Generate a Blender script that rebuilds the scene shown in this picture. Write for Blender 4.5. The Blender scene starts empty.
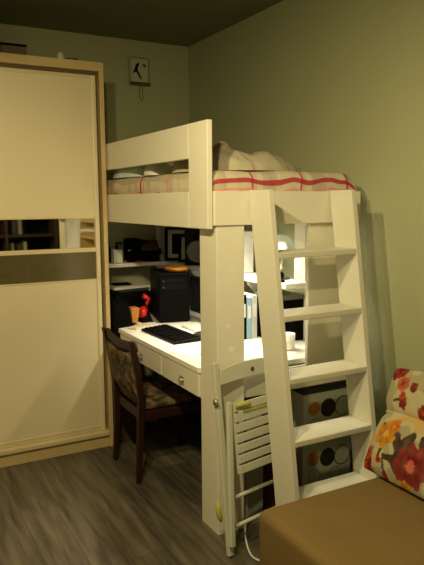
import bpy, bmesh, math, random
from mathutils import Vector, Matrix, noise
random.seed(7)
SC = bpy.context.scene
COL = SC.collection
PI = math.pi

# ------------------------------------------------------------------ materials
def nt(m):
    m.use_nodes = True
    return m.node_tree.nodes, m.node_tree.links

def mat(name, col, rough=0.5, metal=0.0, var=0.0, vscale=12.0, bump=0.0, bscale=60.0, stretch=None, spec=0.5, coat=0.0):
    m = bpy.data.materials.new(name)
    n, l = nt(m)
    b = n['Principled BSDF']
    b.inputs['Base Color'].default_value = (*col, 1)
    b.inputs['Roughness'].default_value = rough
    b.inputs['Metallic'].default_value = metal
    b.inputs['Specular IOR Level'].default_value = spec
    b.inputs['Coat Weight'].default_value = coat
    tc = n.new('ShaderNodeTexCoord')
    mp = n.new('ShaderNodeMapping')
    l.new(tc.outputs['Object'], mp.inputs['Vector'])
    if stretch: mp.inputs['Scale'].default_value = stretch
    if var > 0:
        nz = n.new('ShaderNodeTexNoise'); nz.inputs['Scale'].default_value = vscale; nz.inputs['Detail'].default_value = 4
        l.new(mp.outputs['Vector'], nz.inputs['Vector'])
        mx = n.new('ShaderNodeMix'); mx.data_type = 'RGBA'
        mx.inputs[6].default_value = (*[c*(1-var) for c in col], 1)
        mx.inputs[7].default_value = (*[min(1, c*(1+var)) for c in col], 1)
        l.new(nz.outputs['Fac'], mx.inputs[0]); l.new(mx.outputs[2], b.inputs['Base Color'])
    if bump > 0:
        nb = n.new('ShaderNodeTexNoise'); nb.inputs['Scale'].default_value = bscale; nb.inputs['Detail'].default_value = 3
        l.new(mp.outputs['Vector'], nb.inputs['Vector'])
        bp = n.new('ShaderNodeBump'); bp.inputs['Strength'].default_value = bump; bp.inputs['Distance'].default_value = 0.004
        l.new(nb.outputs['Fac'], bp.inputs['Height']); l.new(bp.outputs['Normal'], b.inputs['Normal'])
    return m

M = {}
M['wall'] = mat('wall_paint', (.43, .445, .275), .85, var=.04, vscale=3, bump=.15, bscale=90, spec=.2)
M['low_bounce_wall'] = mat('unseen_wall_dark', (.20, .19, .12), .9, var=.05, vscale=3, spec=.2)  # unseen left and front walls, made dark to cut bounced light
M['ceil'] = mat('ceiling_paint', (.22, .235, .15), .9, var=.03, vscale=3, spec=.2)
M['white'] = mat('cream_lacquer', (.80, .77, .66), .42, var=.03, vscale=4, bump=.05, bscale=25, stretch=(1, 1, .2))
M['ladder'] = mat('ladder_lacquer', (.72, .70, .60), .42, var=.04, vscale=5, bump=.06, bscale=25)
M['desk'] = mat('desk_white_laminate', (.90, .88, .84), .35, var=.02, vscale=5)
M['ward'] = mat('wardrobe_cream_panel', (.74, .65, .445), .38, var=.03, vscale=2.5)
M['wframe'] = mat('wardrobe_frame_beech', (.58, .44, .22), .4, var=.10, vscale=9, stretch=(1, 1, .1))
M['gold'] = mat('champagne_metal', (.80, .68, .44), .3, metal=.25, var=.05)
M['groove'] = mat('dark_groove', (.12, .07, .03), .6, var=.1)
M['mirror'] = mat('mirror_glass', (.80, .78, .70), .03, metal=1.0, var=.01)
M['bronze'] = mat('bronze_glass', (.115, .095, .045), .16, var=.25, vscale=20, spec=1.0)
M['black'] = mat('black_plastic', (.003, .003, .003), .5, spec=.12, var=.2, bump=.05)
M['blackm'] = mat('black_matte', (.003, .0028, .0026), .85, spec=.08, var=.2, bump=.1)
M['dgrey'] = mat('dark_grey_plastic', (.035, .036, .035), .5, var=.15)
M['grey'] = mat('grey_plastic', (.33, .34, .32), .5, var=.08)
M['lgrey'] = mat('light_grey_plastic', (.62, .62, .58), .45, var=.05)
M['steel'] = mat('brushed_steel', (.55, .53, .48), .35, metal=.9, var=.08)
M['wood'] = mat('mahogany', (.024, .007, .0045), .5, var=.35, vscale=14, stretch=(1, 1, .15), spec=.3)
M['dwood'] = mat('dark_walnut', (.06, .035, .02), .5, var=.3, vscale=10, stretch=(.2, 1, 1))
M['sofa'] = mat('tan_microfibre', (.20, .132, .052), .9, var=.10, vscale=7, bump=.25, bscale=220, spec=.15)
M['sofab'] = mat('dark_tan_microfibre', (.21, .12, .045), .9, var=.10, vscale=7, bump=.25, bscale=220, spec=.15)
M['fold'] = mat('folding_chair_paint', (.57, .58, .48), .45, var=.05, vscale=9)
M['yellow'] = mat('yellow_ribbon', (.50, .45, .08), .6, var=.12)
M['orange'] = mat('orange_plastic', (.85, .33, .03), .4, var=.12)
M['red'] = mat('red_plastic', (.62, .015, .012), .35, var=.1)
M['paper'] = mat('paper', (.80, .80, .76), .8, var=.04)
M['blue'] = mat('light_blue_card', (.30, .50, .62), .6, var=.06)
M['green'] = mat('yellow_green_card', (.55, .55, .22), .6, var=.06)
M['sticker'] = mat('white_sticker', (.93, .92, .86), .4, var=.02)
M['cream'] = mat('clock_face', (.52, .51, .38), .5, var=.05)
M['brown'] = mat('brown_trim', (.10, .06, .03), .5, var=.15)
M['darkred'] = mat('maroon_cloth', (.055, .012, .010), .8, var=.2, bump=.2)
M['pillow'] = mat('pale_blue_cotton', (.62, .70, .72), .9, var=.08, vscale=18, bump=.3, bscale=30)
M['navy'] = mat('dark_blue_cloth', (.06, .075, .09), .9, var=.2, bump=.2, bscale=30)
M['cable'] = mat('white_cable', (.75, .74, .66), .5, var=.03)
M['boxw'] = mat('box_print_white', (.50, .52, .46), .6, var=.06)
M['boxo'] = mat('box_print_orange', (.52, .19, .05), .6, var=.08)
M['boxk'] = mat('box_print_black', (.02, .02, .018), .6, var=.1)
M['boxg'] = mat('box_print_grey', (.22, .25, .24), .6, var=.08)

def glass_dome():
    m = bpy.data.materials.new('frosted_dome'); n, l = nt(m); b = n['Principled BSDF']
    b.inputs['Base Color'].default_value = (.62, .70, .66, 1); b.inputs['Roughness'].default_value = .35
    b.inputs['Transmission Weight'].default_value = .55
    nz = n.new('ShaderNodeTexNoise'); nz.inputs['Scale'].default_value = 20
    bp = n.new('ShaderNodeBump'); bp.inputs['Strength'].default_value = .05
    l.new(nz.outputs['Fac'], bp.inputs['Height']); l.new(bp.outputs['Normal'], b.inputs['Normal'])
    return m
M['dome'] = glass_dome()
def emit(name, col, s):
    m = bpy.data.materials.new(name); n, l = nt(m); b = n['Principled BSDF']
    b.inputs['Base Color'].default_value = (*col, 1)
    b.inputs['Emission Color'].default_value = (*col, 1); b.inputs['Emission Strength'].default_value = s
    return m
M['bulb'] = emit('glowing_bulb', (1, .82, .5), 6)

def floor_mat():
    m = bpy.data.materials.new('grey_oak_laminate'); n, l = nt(m); b = n['Principled BSDF']
    tc = n.new('ShaderNodeTexCoord'); mp = n.new('ShaderNodeMapping')
    mp.inputs['Rotation'].default_value = (0, 0, PI/2)
    l.new(tc.outputs['Object'], mp.inputs['Vector'])
    br = n.new('ShaderNodeTexBrick')
    br.inputs['Color1'].default_value = (.105, .090, .066, 1); br.inputs['Color2'].default_value = (.165, .142, .105, 1)
    br.inputs['Mortar'].default_value = (.07, .06, .045, 1)
    br.inputs['Scale'].default_value = 1; br.inputs['Mortar Size'].default_value = .0018
    br.inputs['Brick Width'].default_value = 1.25; br.inputs['Row Height'].default_value = .165
    br.inputs['Bias'].default_value = 0; br.offset = .37
    l.new(mp.outputs['Vector'], br.inputs['Vector'])
    m2 = n.new('ShaderNodeMapping'); m2.inputs['Scale'].default_value = (9, .9, 1)
    l.new(tc.outputs['Object'], m2.inputs['Vector'])
    nz = n.new('ShaderNodeTexNoise'); nz.inputs['Scale'].default_value = 2.6; nz.inputs['Detail'].default_value = 7; nz.inputs['Distortion'].default_value = .6
    l.new(m2.outputs['Vector'], nz.inputs['Vector'])
    cr = n.new('ShaderNodeValToRGB')
    cr.color_ramp.elements[0].position = .32; cr.color_ramp.elements[0].color = (.28, .27, .25, 1)
    cr.color_ramp.elements[1].position = .68; cr.color_ramp.elements[1].color = (1.25, 1.25, 1.25, 1)
    l.new(nz.outputs['Fac'], cr.inputs['Fac'])
    mx = n.new('ShaderNodeMix'); mx.data_type = 'RGBA'; mx.blend_type = 'MULTIPLY'; mx.inputs[0].default_value = .85
    l.new(br.outputs['Color'], mx.inputs[6]); l.new(cr.outputs['Color'], mx.inputs[7])
    l.new(mx.outputs[2], b.inputs['Base Color'])
    b.inputs['Roughness'].default_value = .42
    bp = n.new('ShaderNodeBump'); bp.inputs['Strength'].default_value = .12; bp.inputs['Distance'].default_value = .003
    l.new(nz.outputs['Fac'], bp.inputs['Height']); l.new(bp.outputs['Normal'], b.inputs['Normal'])
    return m
M['floor'] = floor_mat()

def plaid_mat(name, du=0.0, dv=0.0, k=1.0, pv=.80, bg=(.74, .69, .57)):
    """cream cotton with red, pink and grey-brown stripes, woven in the cloth's own u,v metres"""
    m = bpy.data.materials.new(name); n, l = nt(m); b = n['Principled BSDF']
    uv = n.new('ShaderNodeUVMap'); sp = n.new('ShaderNodeSeparateXYZ'); l.new(uv.outputs['UV'], sp.inputs[0])
    def math_(op, a, bb=None):
        k = n.new('ShaderNodeMath'); k.operation = op
        if isinstance(a, (int, float)): k.inputs[0].default_value = a
        else: l.new(a, k.inputs[0])
        if bb is not None:
            if isinstance(bb, (int, float)): k.inputs[1].default_value = bb
            else: l.new(bb, k.inputs[1])
        return k.outputs[0]
    def stripe(c, off, period, w):
        f = math_('MODULO', math_('ADD', c, off + 50*period), period)
        return math_('LESS_THAN', f, w)
    base = None
    def layer(prev, fac, col, amt):
        mx = n.new('ShaderNodeMix'); mx.data_type = 'RGBA'
        l.new(math_('MULTIPLY', fac, amt*k), mx.inputs[0])
        if prev is None: mx.inputs[6].default_value = (*bg, 1)
        else: l.new(prev, mx.inputs[6])
        mx.inputs[7].default_value = (*col, 1)
        return mx.outputs[2]
    tw = n.new('ShaderNodeTexCoord'); wv = n.new('ShaderNodeTexNoise'); wv.inputs['Scale'].default_value = 6; wv.inputs['Detail'].default_value = 1
    l.new(tw.outputs['Object'], wv.inputs['Vector'])
    wob = math_('MULTIPLY', math_('SUBTRACT', wv.outputs['Fac'], .5), .05)
    u, v = math_('ADD', sp.outputs[0], wob), math_('ADD', sp.outputs[1], wob)
    c = layer(None, stripe(u, du+.20, .27, .075), (.40, .36, .27), .55)
    c = layer(c, stripe(u, du+.27, .27, .035), (.50, .40, .32), .5)
    c = layer(c, stripe(v, dv+.12, .27, .05), (.45, .40, .30), .5)
    c = layer(c, stripe(v, dv+.33, .40, .03), (.62, .22, .22), .45)
    c = layer(c, stripe(u, du, .27, .013), (.52, .03, .07), .8)
    c = layer(c, stripe(v, dv, pv, .021), (.45, .02, .06), .9)
    c = layer(c, stripe(v, dv+.035, pv, .012), (.70, .25, .25), .7)
    l.new(c, b.inputs['Base Color']); b.inputs['Roughness'].default_value = .95; b.inputs['Specular IOR Level'].default_value = .1
    tc = n.new('ShaderNodeTexCoord')
    nz = n.new('ShaderNodeTexNoise'); nz.inputs['Scale'].default_value = 22; l.new(tc.outputs['Object'], nz.inputs['Vector'])
    bp = n.new('ShaderNodeBump'); bp.inputs['Strength'].default_value = .6; bp.inputs['Distance'].default_value = .01
    l.new(nz.outputs['Fac'], bp.inputs['Height']); l.new(bp.outputs['Normal'], b.inputs['Normal'])
    return m

def tapestry_mat():
    m = bpy.data.materials.new('floral_tapestry'); n, l = nt(m); b = n['Principled BSDF']
    tc = n.new('ShaderNodeTexCoord')
    v = n.new('ShaderNodeTexVoronoi'); v.inputs['Scale'].default_value = 17; l.new(tc.outputs['Object'], v.inputs['Vector'])
    nz = n.new('ShaderNodeTexNoise'); nz.inputs['Scale'].default_value = 26; nz.inputs['Detail'].default_value = 5; l.new(tc.outputs['Object'], nz.inputs['Vector'])
    c1 = n.new('ShaderNodeValToRGB'); e = c1.color_ramp.elements
    e[0].position = .15; e[0].color = (.34, .22, .16, 1); e[1].position = .6; e[1].color = (.045, .032, .022, 1)
    k = e.new(.32); k.color = (.20, .06, .03, 1)
    l.new(v.outputs['Distance'], c1.inputs['Fac'])
    c2 = n.new('ShaderNodeValToRGB'); e = c2.color_ramp.elements
    e[0].position = .40; e[0].color = (.03, .04, .03, 1); e[1].position = .62; e[1].color = (.30, .23, .15, 1)
    l.new(nz.outputs['Fac'], c2.inputs['Fac'])
    mx = n.new('ShaderNodeMix'); mx.data_type = 'RGBA'; mx.inputs[0].default_value = .5
    l.new(c1.outputs[0], mx.inputs[6]); l.new(c2.outputs[0], mx.inputs[7]); l.new(mx.outputs[2], b.inputs['Base Color'])
    b.inputs['Roughness'].default_value = .9; b.inputs['Specular IOR Level'].default_value = .15
    return m
M['tapestry'] = tapestry_mat()

def vcol_mat(name, attr):
    m = bpy.data.materials.new(name); n, l = nt(m); b = n['Principled BSDF']
    a = n.new('ShaderNodeVertexColor'); a.layer_name = attr
    l.new(a.outputs['Color'], b.inputs['Base Color'])
    b.inputs['Roughness'].default_value = .9; b.inputs['Specular IOR Level'].default_value = .12
    tc = n.new('ShaderNodeTexCoord'); nz = n.new('ShaderNodeTexNoise'); nz.inputs['Scale'].default_value = 35
    l.new(tc.outputs['Object'], nz.inputs['Vector'])
    bp = n.new('ShaderNodeBump'); bp.inputs['Strength'].default_value = .2; bp.inputs['Distance'].default_value = .006
    l.new(nz.outputs['Fac'], bp.inputs['Height']); l.new(bp.outputs['Normal'], b.inputs['Normal'])
    return m

# ------------------------------------------------------------------ mesh helpers
def B(): return bmesh.new()
def box(bm, x0, x1, y0, y1, z0, z1):
    vs = [bm.verts.new(p) for p in ((x0,y0,z0),(x1,y0,z0),(x1,y1,z0),(x0,y1,z0),(x0,y0,z1),(x1,y0,z1),(x1,y1,z1),(x0,y1,z1))]
    for f in ((3,2,1,0),(4,5,6,7),(0,1,5,4),(1,2,6,5),(2,3,7,6),(3,0,4,7)): bm.faces.new([vs[i] for i in f])
    return bm
def hexa(bm, pts):
    """eight corners, bottom ring then top ring"""
    vs = [bm.verts.new(p) for p in pts]
    for f in ((3,2,1,0),(4,5,6,7),(0,1,5,4),(1,2,6,5),(2,3,7,6),(3,0,4,7)): bm.faces.new([vs[i] for i in f])
    return bm
def prism(bm, poly, axis, a0, a1):
    """polygon in the two other axes, extruded along axis from a0 to a1"""
    def P(q, a):
        return {'x': (a, q[0], q[1]), 'y': (q[0], a, q[1]), 'z': (q[0], q[1], a)}[axis]
    v0 = [bm.verts.new(P(q, a0)) for q in poly]; v1 = [bm.verts.new(P(q, a1)) for q in poly]
    n = len(poly)
    bm.faces.new(v0); bm.faces.new(v1[::-1])
    for i in range(n): bm.faces.new([v0[i], v1[i], v1[(i+1) % n], v0[(i+1) % n]])
    return bm
def tube(bm, pts, r, seg=10, closed=False):
    pts = [Vector(p) for p in pts]; rings = []
    n = len(pts)
    for i, p in enumerate(pts):
        a = pts[(i-1) % n] if (i > 0 or closed) else p
        c = pts[(i+1) % n] if (i < n-1 or closed) else p
        t = (c-a).normalized()
        up = Vector((0,0,1)) if abs(t.z) < .9 else Vector((1,0,0))
        s = t.cross(up).normalized(); w = s.cross(t)
        rr = r[i] if isinstance(r, (list, tuple)) else r
        rings.append([bm.verts.new(p + rr*(math.cos(2*PI*k/seg)*s + math.sin(2*PI*k/seg)*w)) for k in range(seg)])
    m = n if closed else n-1
    for i in range(m):
        A, C = rings[i], rings[(i+1) % n]
        for k in range(seg): bm.faces.new([A[k], A[(k+1) % seg], C[(k+1) % seg], C[k]])
    if not closed:
        bm.faces.new(rings[0][::-1]); bm.faces.new(rings[-1])
    return bm
def lathe(bm, prof, c=(0,0,0), seg=24, axis='z'):
    c = Vector(c); rings = []
    for r, h in prof:
        row = []
        for k in range(seg):
            a = 2*PI*k/seg; x, y = r*math.cos(a), r*math.sin(a)
            q = {'z': (x, y, h), 'y': (x, h, y), 'x': (h, x, y)}[axis]
            row.append(bm.verts.new(c + Vector(q)))
        rings.append(row)
    for i in range(len(rings)-1):
        for k in range(seg): bm.faces.new([rings[i][k], rings[i][(k+1) % seg], rings[i+1][(k+1) % seg], rings[i+1][k]])
    for ring, (r, h) in ((rings[0], prof[0]), (rings[-1], prof[-1])):
        if r > 1e-5 and prof[0] != prof[-1]: bm.faces.new(ring)
    return bm
def grid(bm, nu, nv, f, uvf=None):
    lay = bm.loops.layers.uv.new('UVMap') if uvf else None
    vs = [[bm.verts.new(f(i/nu, j/nv)) for j in range(nv+1)] for i in range(nu+1)]
    for i in range(nu):
        for j in range(nv):
            fc = bm.faces.new([vs[i][j], vs[i+1][j], vs[i+1][j+1], vs[i][j+1]])
            if lay:
                for lp, (a, c) in zip(fc.loops, ((i,j),(i+1,j),(i+1,j+1),(i,j+1))): lp[lay].uv = uvf(a/nu, c/nv)
    return bm

def obj(name, bm, m, parent=None, bevel=0.0, smooth=False, seg=2, sub=0):
    me = bpy.data.meshes.new(name)
    bmesh.ops.recalc_face_normals(bm, faces=bm.faces)
    if parent is not None and not parent.get('_local'):
        off = Vector(parent['_base']) if '_base' in parent else Vector((0,0,0))
        bmesh.ops.translate(bm, verts=bm.verts, vec=-off)
    bm.to_mesh(me); bm.free()
    me.materials.append(M[m] if isinstance(m, str) else m)
    if smooth:
        for p in me.polygons: p.use_smooth = True
    o = bpy.data.objects.new(name, me); COL.objects.link(o)
    if parent is not None:
        o.parent = parent
        for k in ('_base', '_local'):
            if k in parent: o[k] = parent[k]
    if bevel:
        b = o.modifiers.new('bevel', 'BEVEL'); b.width = bevel; b.segments = seg; b.limit_method = 'ANGLE'; b.angle_limit = .6
    if sub:
        s = o.modifiers.new('sub', 'SUBSURF'); s.levels = sub; s.render_levels = sub
    return o
def tag(o, label, cat, group=None):
    o['label'] = label; o['category'] = cat
    if group: o['group'] = group
    return o
def thing(name, label, cat, base, group=None, rotz=None):
    o = bpy.data.objects.new(name, None); COL.objects.link(o); o.location = base; o.empty_display_size = .05
    tag(o, label, cat, group)
    if rotz is None: o['_base'] = tuple(base)
    else: o['_local'] = 1; o.rotation_euler = (0, 0, rotz)
    return o
def single(name, bm, m, base, label, cat, group=None, **k):
    """a thing that is one mesh, its origin at its base"""
    bmesh.ops.translate(bm, verts=bm.verts, vec=-Vector(base))
    o = obj(name, bm, m, None, **k); o.location = base
    return tag(o, label, cat, group)
def struct(name, bm, m, **k):
    o = obj(name, bm, m, None, **k); o['kind'] = 'structure'; return o

# ------------------------------------------------------------------ room shell
XL, YF, ZC = -3.25, -5.6, 2.672
struct('floor', box(B(), XL-.1, .1, YF-.1, .1, -.08, 0), 'floor')
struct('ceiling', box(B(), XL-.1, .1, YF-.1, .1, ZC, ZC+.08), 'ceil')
struct('wall_back', box(B(), XL, 0, 0, .1, 0, ZC), 'wall')
struct('wall_right', box(B(), 0, .1, YF, 0, 0, ZC), 'wall')
struct('wall_left', box(B(), XL-.1, XL, YF, 0, 0, ZC), 'low_bounce_wall')
struct('wall_front', box(B(), XL, 0, YF-.1, YF, 0, ZC), 'low_bounce_wall')

# ------------------------------------------------------------------ wardrobe
WX0, WX1, WY, WZ = -3.05, -.957, -.81, 2.312
w = thing('sliding_wardrobe', 'tall cream sliding-door wardrobe with a mirror strip, left of the loft bed', 'wardrobe', (-2.0, -.42, 0))
obj('side_panel', box(B(), WX0, WX0+.022, WY+.0, -.03, 0, WZ), 'wframe', w, bevel=.002)
obj('side_panel', box(B(), WX1-.026, WX1, WY, -.03, 0, WZ), 'wframe', w, bevel=.002)
obj('top_panel', box(B(), WX0+.022, WX1-.026, WY+.03, -.03, WZ-.025, WZ-.003), 'wframe', w)
obj('back_panel', box(B(), WX0+.022, WX1-.026, -.045, -.03, .08, WZ-.03), 'ward', w)
obj('top_fascia', box(B(), WX0+.022, WX1-.026, WY, WY+.03, 2.262, WZ), 'wframe', w, bevel=.002)
obj('plinth', box(B(), WX0+.022, WX1-.026, WY+.012, WY+.032, 0, .075), 'wframe', w)
obj('bottom_track', box(B(), WX0+.022, WX1-.026, WY-.012, WY+.06, .076, .108), 'gold', w, bevel=.008, seg=3)
obj('interior', box(B(), WX0+.03, WX1-.03, WY+.10, WY+.11, .10, 2.25), 'groove', w)
obj('groove', box(B(), WX1-.046, WX1-.027, WY+.05, WY+.06, .109, 2.261), 'groove', w)
obj('upper_track', box(B(), WX0+.022, WX1-.026, WY+.03, WY+.085, 2.235, 2.262), 'groove', w)
for x0, x1, dy in ((-2.01, WX1-.044, .014), (WX0+.03, -1.98, .052)):
    d = bpy.data.objects.new('sliding_door', None); COL.objects.link(d); d.parent = w; d['_base'] = w['_base']
    y0, y1 = WY+dy, WY+dy+.03
    if x1 < -1.9:
        obj('panel', box(B(), x0+.03, x1-.03, y0+.008, y0+.018, .13, 2.22), 'ward', d)
        obj('stile', box(B(), x0, x0+.03, y0, y1, .109, 2.24), 'ward', d)
        obj('stile', box(B(), x1-.03, x1, y0, y1, .109, 2.24), 'ward', d); continue
    s = .028
    obj('upper_panel', box(B(), x0+s, x1-s, y0+.008, y0+.018, 1.428, 2.225), 'ward', d)
    obj('lower_panel', box(B(), x0+s, x1-s, y0+.008, y0+.018, .135, 1.050), 'ward', d)
    obj('mirror', box(B(), x0+s, x1-s, y0+.009, y0+.015, 1.246, 1.420), 'mirror', d)
    obj('bronze_glass', box(B(), x0+s, x1-s, y0+.009, y0+.015, 1.058, 1.222), 'bronze', d)
    obj('stile', box(B(), x0, x0+s, y0, y1, .109, 2.24), 'ward', d, bevel=.006)
    obj('stile', box(B(), x1-s, x1, y0, y1, .109, 2.24), 'ward', d, bevel=.006)
    for z0, z1, m in ((2.218, 2.24, 'gold'), (1.220, 1.246, 'gold'), (1.049, 1.058, 'gold'), (1.419, 1.429, 'gold'), (.109, .142, 'gold')):
        obj('rail', box(B(), x0+s, x1-s, y0+.002, y1-.004, z0, z1), m, d, bevel=.003)
# things left on top of the wardrobe
bx = thing('cardboard_box', 'small dark box lying on top of the wardrobe at its left', 'box', (-1.43, -.70, WZ))
obj('body', box(B(), -1.52, -1.385, -.78, -.62, WZ, WZ+.048), 'brown', bx, bevel=.003)
obj('lid', box(B(), -1.523, -1.382, -.783, -.617, WZ+.048, WZ+.060), 'blackm', bx, bevel=.002)
single('glass_jar', lathe(B(), [(0,0),(.022,0),(.024,.03),(.016,.045),(.016,.055),(0,.055)], (-1.175,-.70,WZ)), 'lgrey', (-1.175,-.70,WZ), 'small pale jar standing on top of the wardrobe', 'jar', smooth=True)
single('tape_roll', lathe(B(), [(.018,0),(.036,0),(.036,.028),(.018,.028),(.018,0)], (-1.11,-.70,WZ)), 'brown', (-1.11,-.70,WZ), 'dark roll of tape beside the small jar on the wardrobe top', 'tape')

# ------------------------------------------------------------------ loft bed
XO, YN = -.948, -2.055          # outer left face, near end
bed = thing('loft_bed', 'cream painted loft bed with a slotted guard rail above a desk', 'bed', (-.53, -1.04, 0))
obj('guard_rail', box(B(), XO, XO+.025, -1.878, -.02, 1.702, 1.853), 'white', bed, bevel=.003)
obj('side_board', box(B(), XO, XO+.025, -1.878, -.02, 1.397, 1.557), 'white', bed, bevel=.003)
obj('upper_post', box(B(), XO, XO+.025, YN, -1.8785, 1.397, 1.853), 'white', bed, bevel=.003)
obj('upper_post', box(B(), XO, XO+.025, -.15, -.02, 1.5575, 1.7015), 'white', bed, bevel=.002)
obj('end_crossbeam', box(B(), -.919, -.111, -2.064, -2.040, 1.411, 1.558), 'white', bed, bevel=.003)
obj('end_crossbeam', box(B(), -.919, -.10, -.045, -.020, 1.411, 1.558), 'white', bed, bevel=.003)
obj('side_board', box(B(), -.135, -.111, -2.039, -.046, 1.411, 1.558), 'white', bed, bevel=.003)
bm = B()
prism(bm, [(-.905,-2.054),(-.765,-2.054),(-.765,-2.030),(-.881,-2.030),(-.881,-1.897),(-.905,-1.897)], 'z', 0, 1.4105)
leg = obj('leg', bm, 'white', bed, bevel=.003)
def star(bm, cx, y, cz, r, n=5):
    pts = []
    for k in range(2*n):
        a = PI/2 + PI*k/n; q = r if k % 2 == 0 else r*.42
        pts.append((cx+q*math.cos(a), cz+q*math.sin(a)))
    prism(bm, pts, 'y', y, y-.0012); return bm
for cx, cz, r in ((-.850, .97, .013), (-.830, .862, .021)):
    obj('star_sticker', star(B(), cx, -2.0542, cz, r), 'sticker', leg)
hp = [(.026*math.sin(t)**3 - .815, .0215*(math.cos(t)*13-5*math.cos(2*t)-2*math.cos(3*t)-math.cos(4*t))/16 + 1.215) for t in [2*PI*k/24 for k in range(24)]]
obj('heart_sticker', prism(B(), hp, 'y', -2.0542, -2.0552), mat('faint_heart', (.82, .79, .69), .3), leg)
bm = B()
box(bm, -.398, -.125, -2.038, -2.014, .7235, 1.4105)
obj('leg', bm, 'white', bed, bevel=.003)
bm = B()
prism(bm, [(-.32,-.05),(-.125,-.05),(-.125,-.20),(-.149,-.20),(-.149,-.074),(-.32,-.074)], 'z', 0, 1.4105)
obj('leg', bm, 'white', bed, bevel=.003)
bm = B(); prism(bm, [(-.905,-.05),(-.80,-.05),(-.80,-.074),(-.881,-.074),(-.881,-.17),(-.905,-.17)], 'z', 0, 1.4105)
obj('leg', bm, 'white', bed, bevel=.003)
obj('lower_crossbeam', box(B(), -.764, -.100, -2.014, -1.992, .612, .7225), 'white', bed, bevel=.002)
obj('leg', box(B(), -.135, -.111, -1.66, -1.56, 0, 1.4105), 'white', bed, bevel=.003)
for k in range(12):
    y = -1.95 + k*.168
    obj('slat', box(B(), -.921, -.137, y, y+.07, 1.43, 1.448), 'white', bed)

ma = single('mattress', box(B(), -.917, -.14, -2.025, -.055, 1.450, 1.585), 'lgrey', (-.53, -1.04, 1.45), 'pale mattress lying in the loft bed under the plaid blanket', 'mattress', bevel=.02, seg=3)

# plaid blanket: one cloth over the mattress, hanging at the near end and along the left side
def blanket():
    bm = B(); X0, X1, Y0, Y1, T = -.919, -.105, -2.035, -.07, 1.648
    sk = .10; rr = .035
    def edge(s, L0, L1):     # s metres of cloth from L0-skirt to L1+skirt -> position, drop
        if s < 0:
            return L0, min(-s, sk)
        if s > L1-L0:
            return L1, min(s-(L1-L0), sk)
        return L0+s, 0
    W, H = X1-X0, Y1-Y0
    NU, NV = 54, 110
    def f(a, c):
        s = -sk + a*(W+2*sk); t = -sk + c*(H+2*sk)
        x, dx = edge(s, X0, X1); y, dy = edge(t, Y0, Y1)
        d = max(dx, dy)
        z = T
        # rounded shoulders
        ex = min(x-X0, X1-x); ey = min(y-Y0, Y1-y)
        for e in (ex, ey):
            if e < rr: z -= (rr - math.sqrt(max(0, rr*rr-(rr-e)**2)))*.75
        if X1-x < .09: z -= .06*(1-(X1-x)/.09)**2
        z -= d
        n = noise.noise(Vector((x*5, y*5, z*3)))
        z += .010*n if d == 0 else .003*n
        if dy > 0 and t < 0: y -= .006 + .006*noise.noise(Vector((x*11, z*4, 1)))
        if dx > 0 and s < 0: x -= .001
        return (x, y, z)
    grid(bm, NU, NV, f, lambda a, c: (-sk + a*(W+2*sk), -sk + c*(H+2*sk)))
    o = single('blanket', bm, plaid_mat('plaid_blanket_cloth', .075, .030, bg=(.66, .575, .45)), (-.53, -1.04, 1.59), 'cream blanket with red plaid lines spread over the loft bed mattress', 'blanket', smooth=True)
    return o
blanket()
def heap(name, cx, cy, rx, ry, h, z0, m, label, cat, seed, rot=0, p=2.0, wr=.03, lean=0.0):
    bm = B()
    ca, sa = math.cos(rot), math.sin(rot)
    def shell(top):
        def f(a, c):
            u, v = 2*a-1, 2*c-1
            # square to rounded outline
            x = u*math.sqrt(1-v*v*.42); y = v*math.sqrt(1-u*u*.42)
            r = min(1, max(abs(u), abs(v)))
            hh = max(0, 1-r**p)**.6*(1-lean*max(0, u*.5+.5))
            n = noise.noise(Vector((x*2.2+seed, y*2.2, seed)))*wr*1.5 + noise.noise(Vector((x*5+seed, y*5, 2*seed)))*wr
            X = x*rx; Y = y*ry
            z = z0 + (h*hh + n*hh if top else -.004*hh)
            return (cx+X*ca-Y*sa, cy+X*sa+Y*ca, z)
        return f
    grid(bm, 34, 34, shell(True), lambda a, c: (a*2*rx, c*2*ry))
    b2 = B(); grid(b2, 8, 8, shell(False)); 
    me = bpy.data.meshes.new('tmp'); b2.to_mesh(me); b2.free(); bm.from_mesh(me); bpy.data.meshes.remove(me)
    return single(name, bm, m, (cx, cy, z0), label, cat, smooth=True)
heap('duvet', -.575, -1.66, .31, .30, .15, 1.654, plaid_mat('plaid_duvet_cloth', .11, .19, .55, .34, (.52, .48, .36)), 'rumpled plaid duvet heaped at the near end of the loft bed', 'duvet', 3.3, .10, 2.2, .04, .62)
heap('pillow', -.765, -.90, .145, .27, .105, 1.654, 'pillow', 'pale blue pillow lying on the loft bed, seen through the rail slot', 'pillow', 8.1, 0, 2.6, .01)
heap('cushion', -.825, -1.27, .075, .085, .065, 1.654, 'paper', 'small white cushion between pillow and duvet on the loft bed', 'cushion', 5.7, 0, 2.6, .008)
heap('throw', -.35, -.80, .15, .48, .09, 1.654, 'navy', 'dark blue throw bunched by the wall behind the pale pillow', 'throw', 9.4, 0, 2.2, .02)

# ------------------------------------------------------------------ ladder
def yf(z): return -2.469 + .162*z
ld = thing('bunk_ladder', 'cream wooden step ladder with flat treads leaning on the loft bed end', 'ladder', (-.51, -2.4, 0))
for x0, x1 in ((-.748, -.722), (-.303, -.277)):
    zt = 1.562
    hexa(b := B(), [(x0,yf(0),0),(x1,yf(0),0),(x1,yf(0)+.152,0),(x0,yf(0)+.152,0),(x0,yf(zt),zt),(x1,yf(zt),zt),(x1,yf(zt)+.1515,zt),(x0,yf(zt)+.1515,zt)])
    obj('stringer', b, 'ladder', ld, bevel=.002)
for zt in (1.301, 1.040, .781, .524, .266):
    obj('tread', box(B(), -.7218, -.3032, yf(zt)-.001, yf(zt)+.146, zt-.026, zt), 'ladder', ld, bevel=.004)

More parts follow.
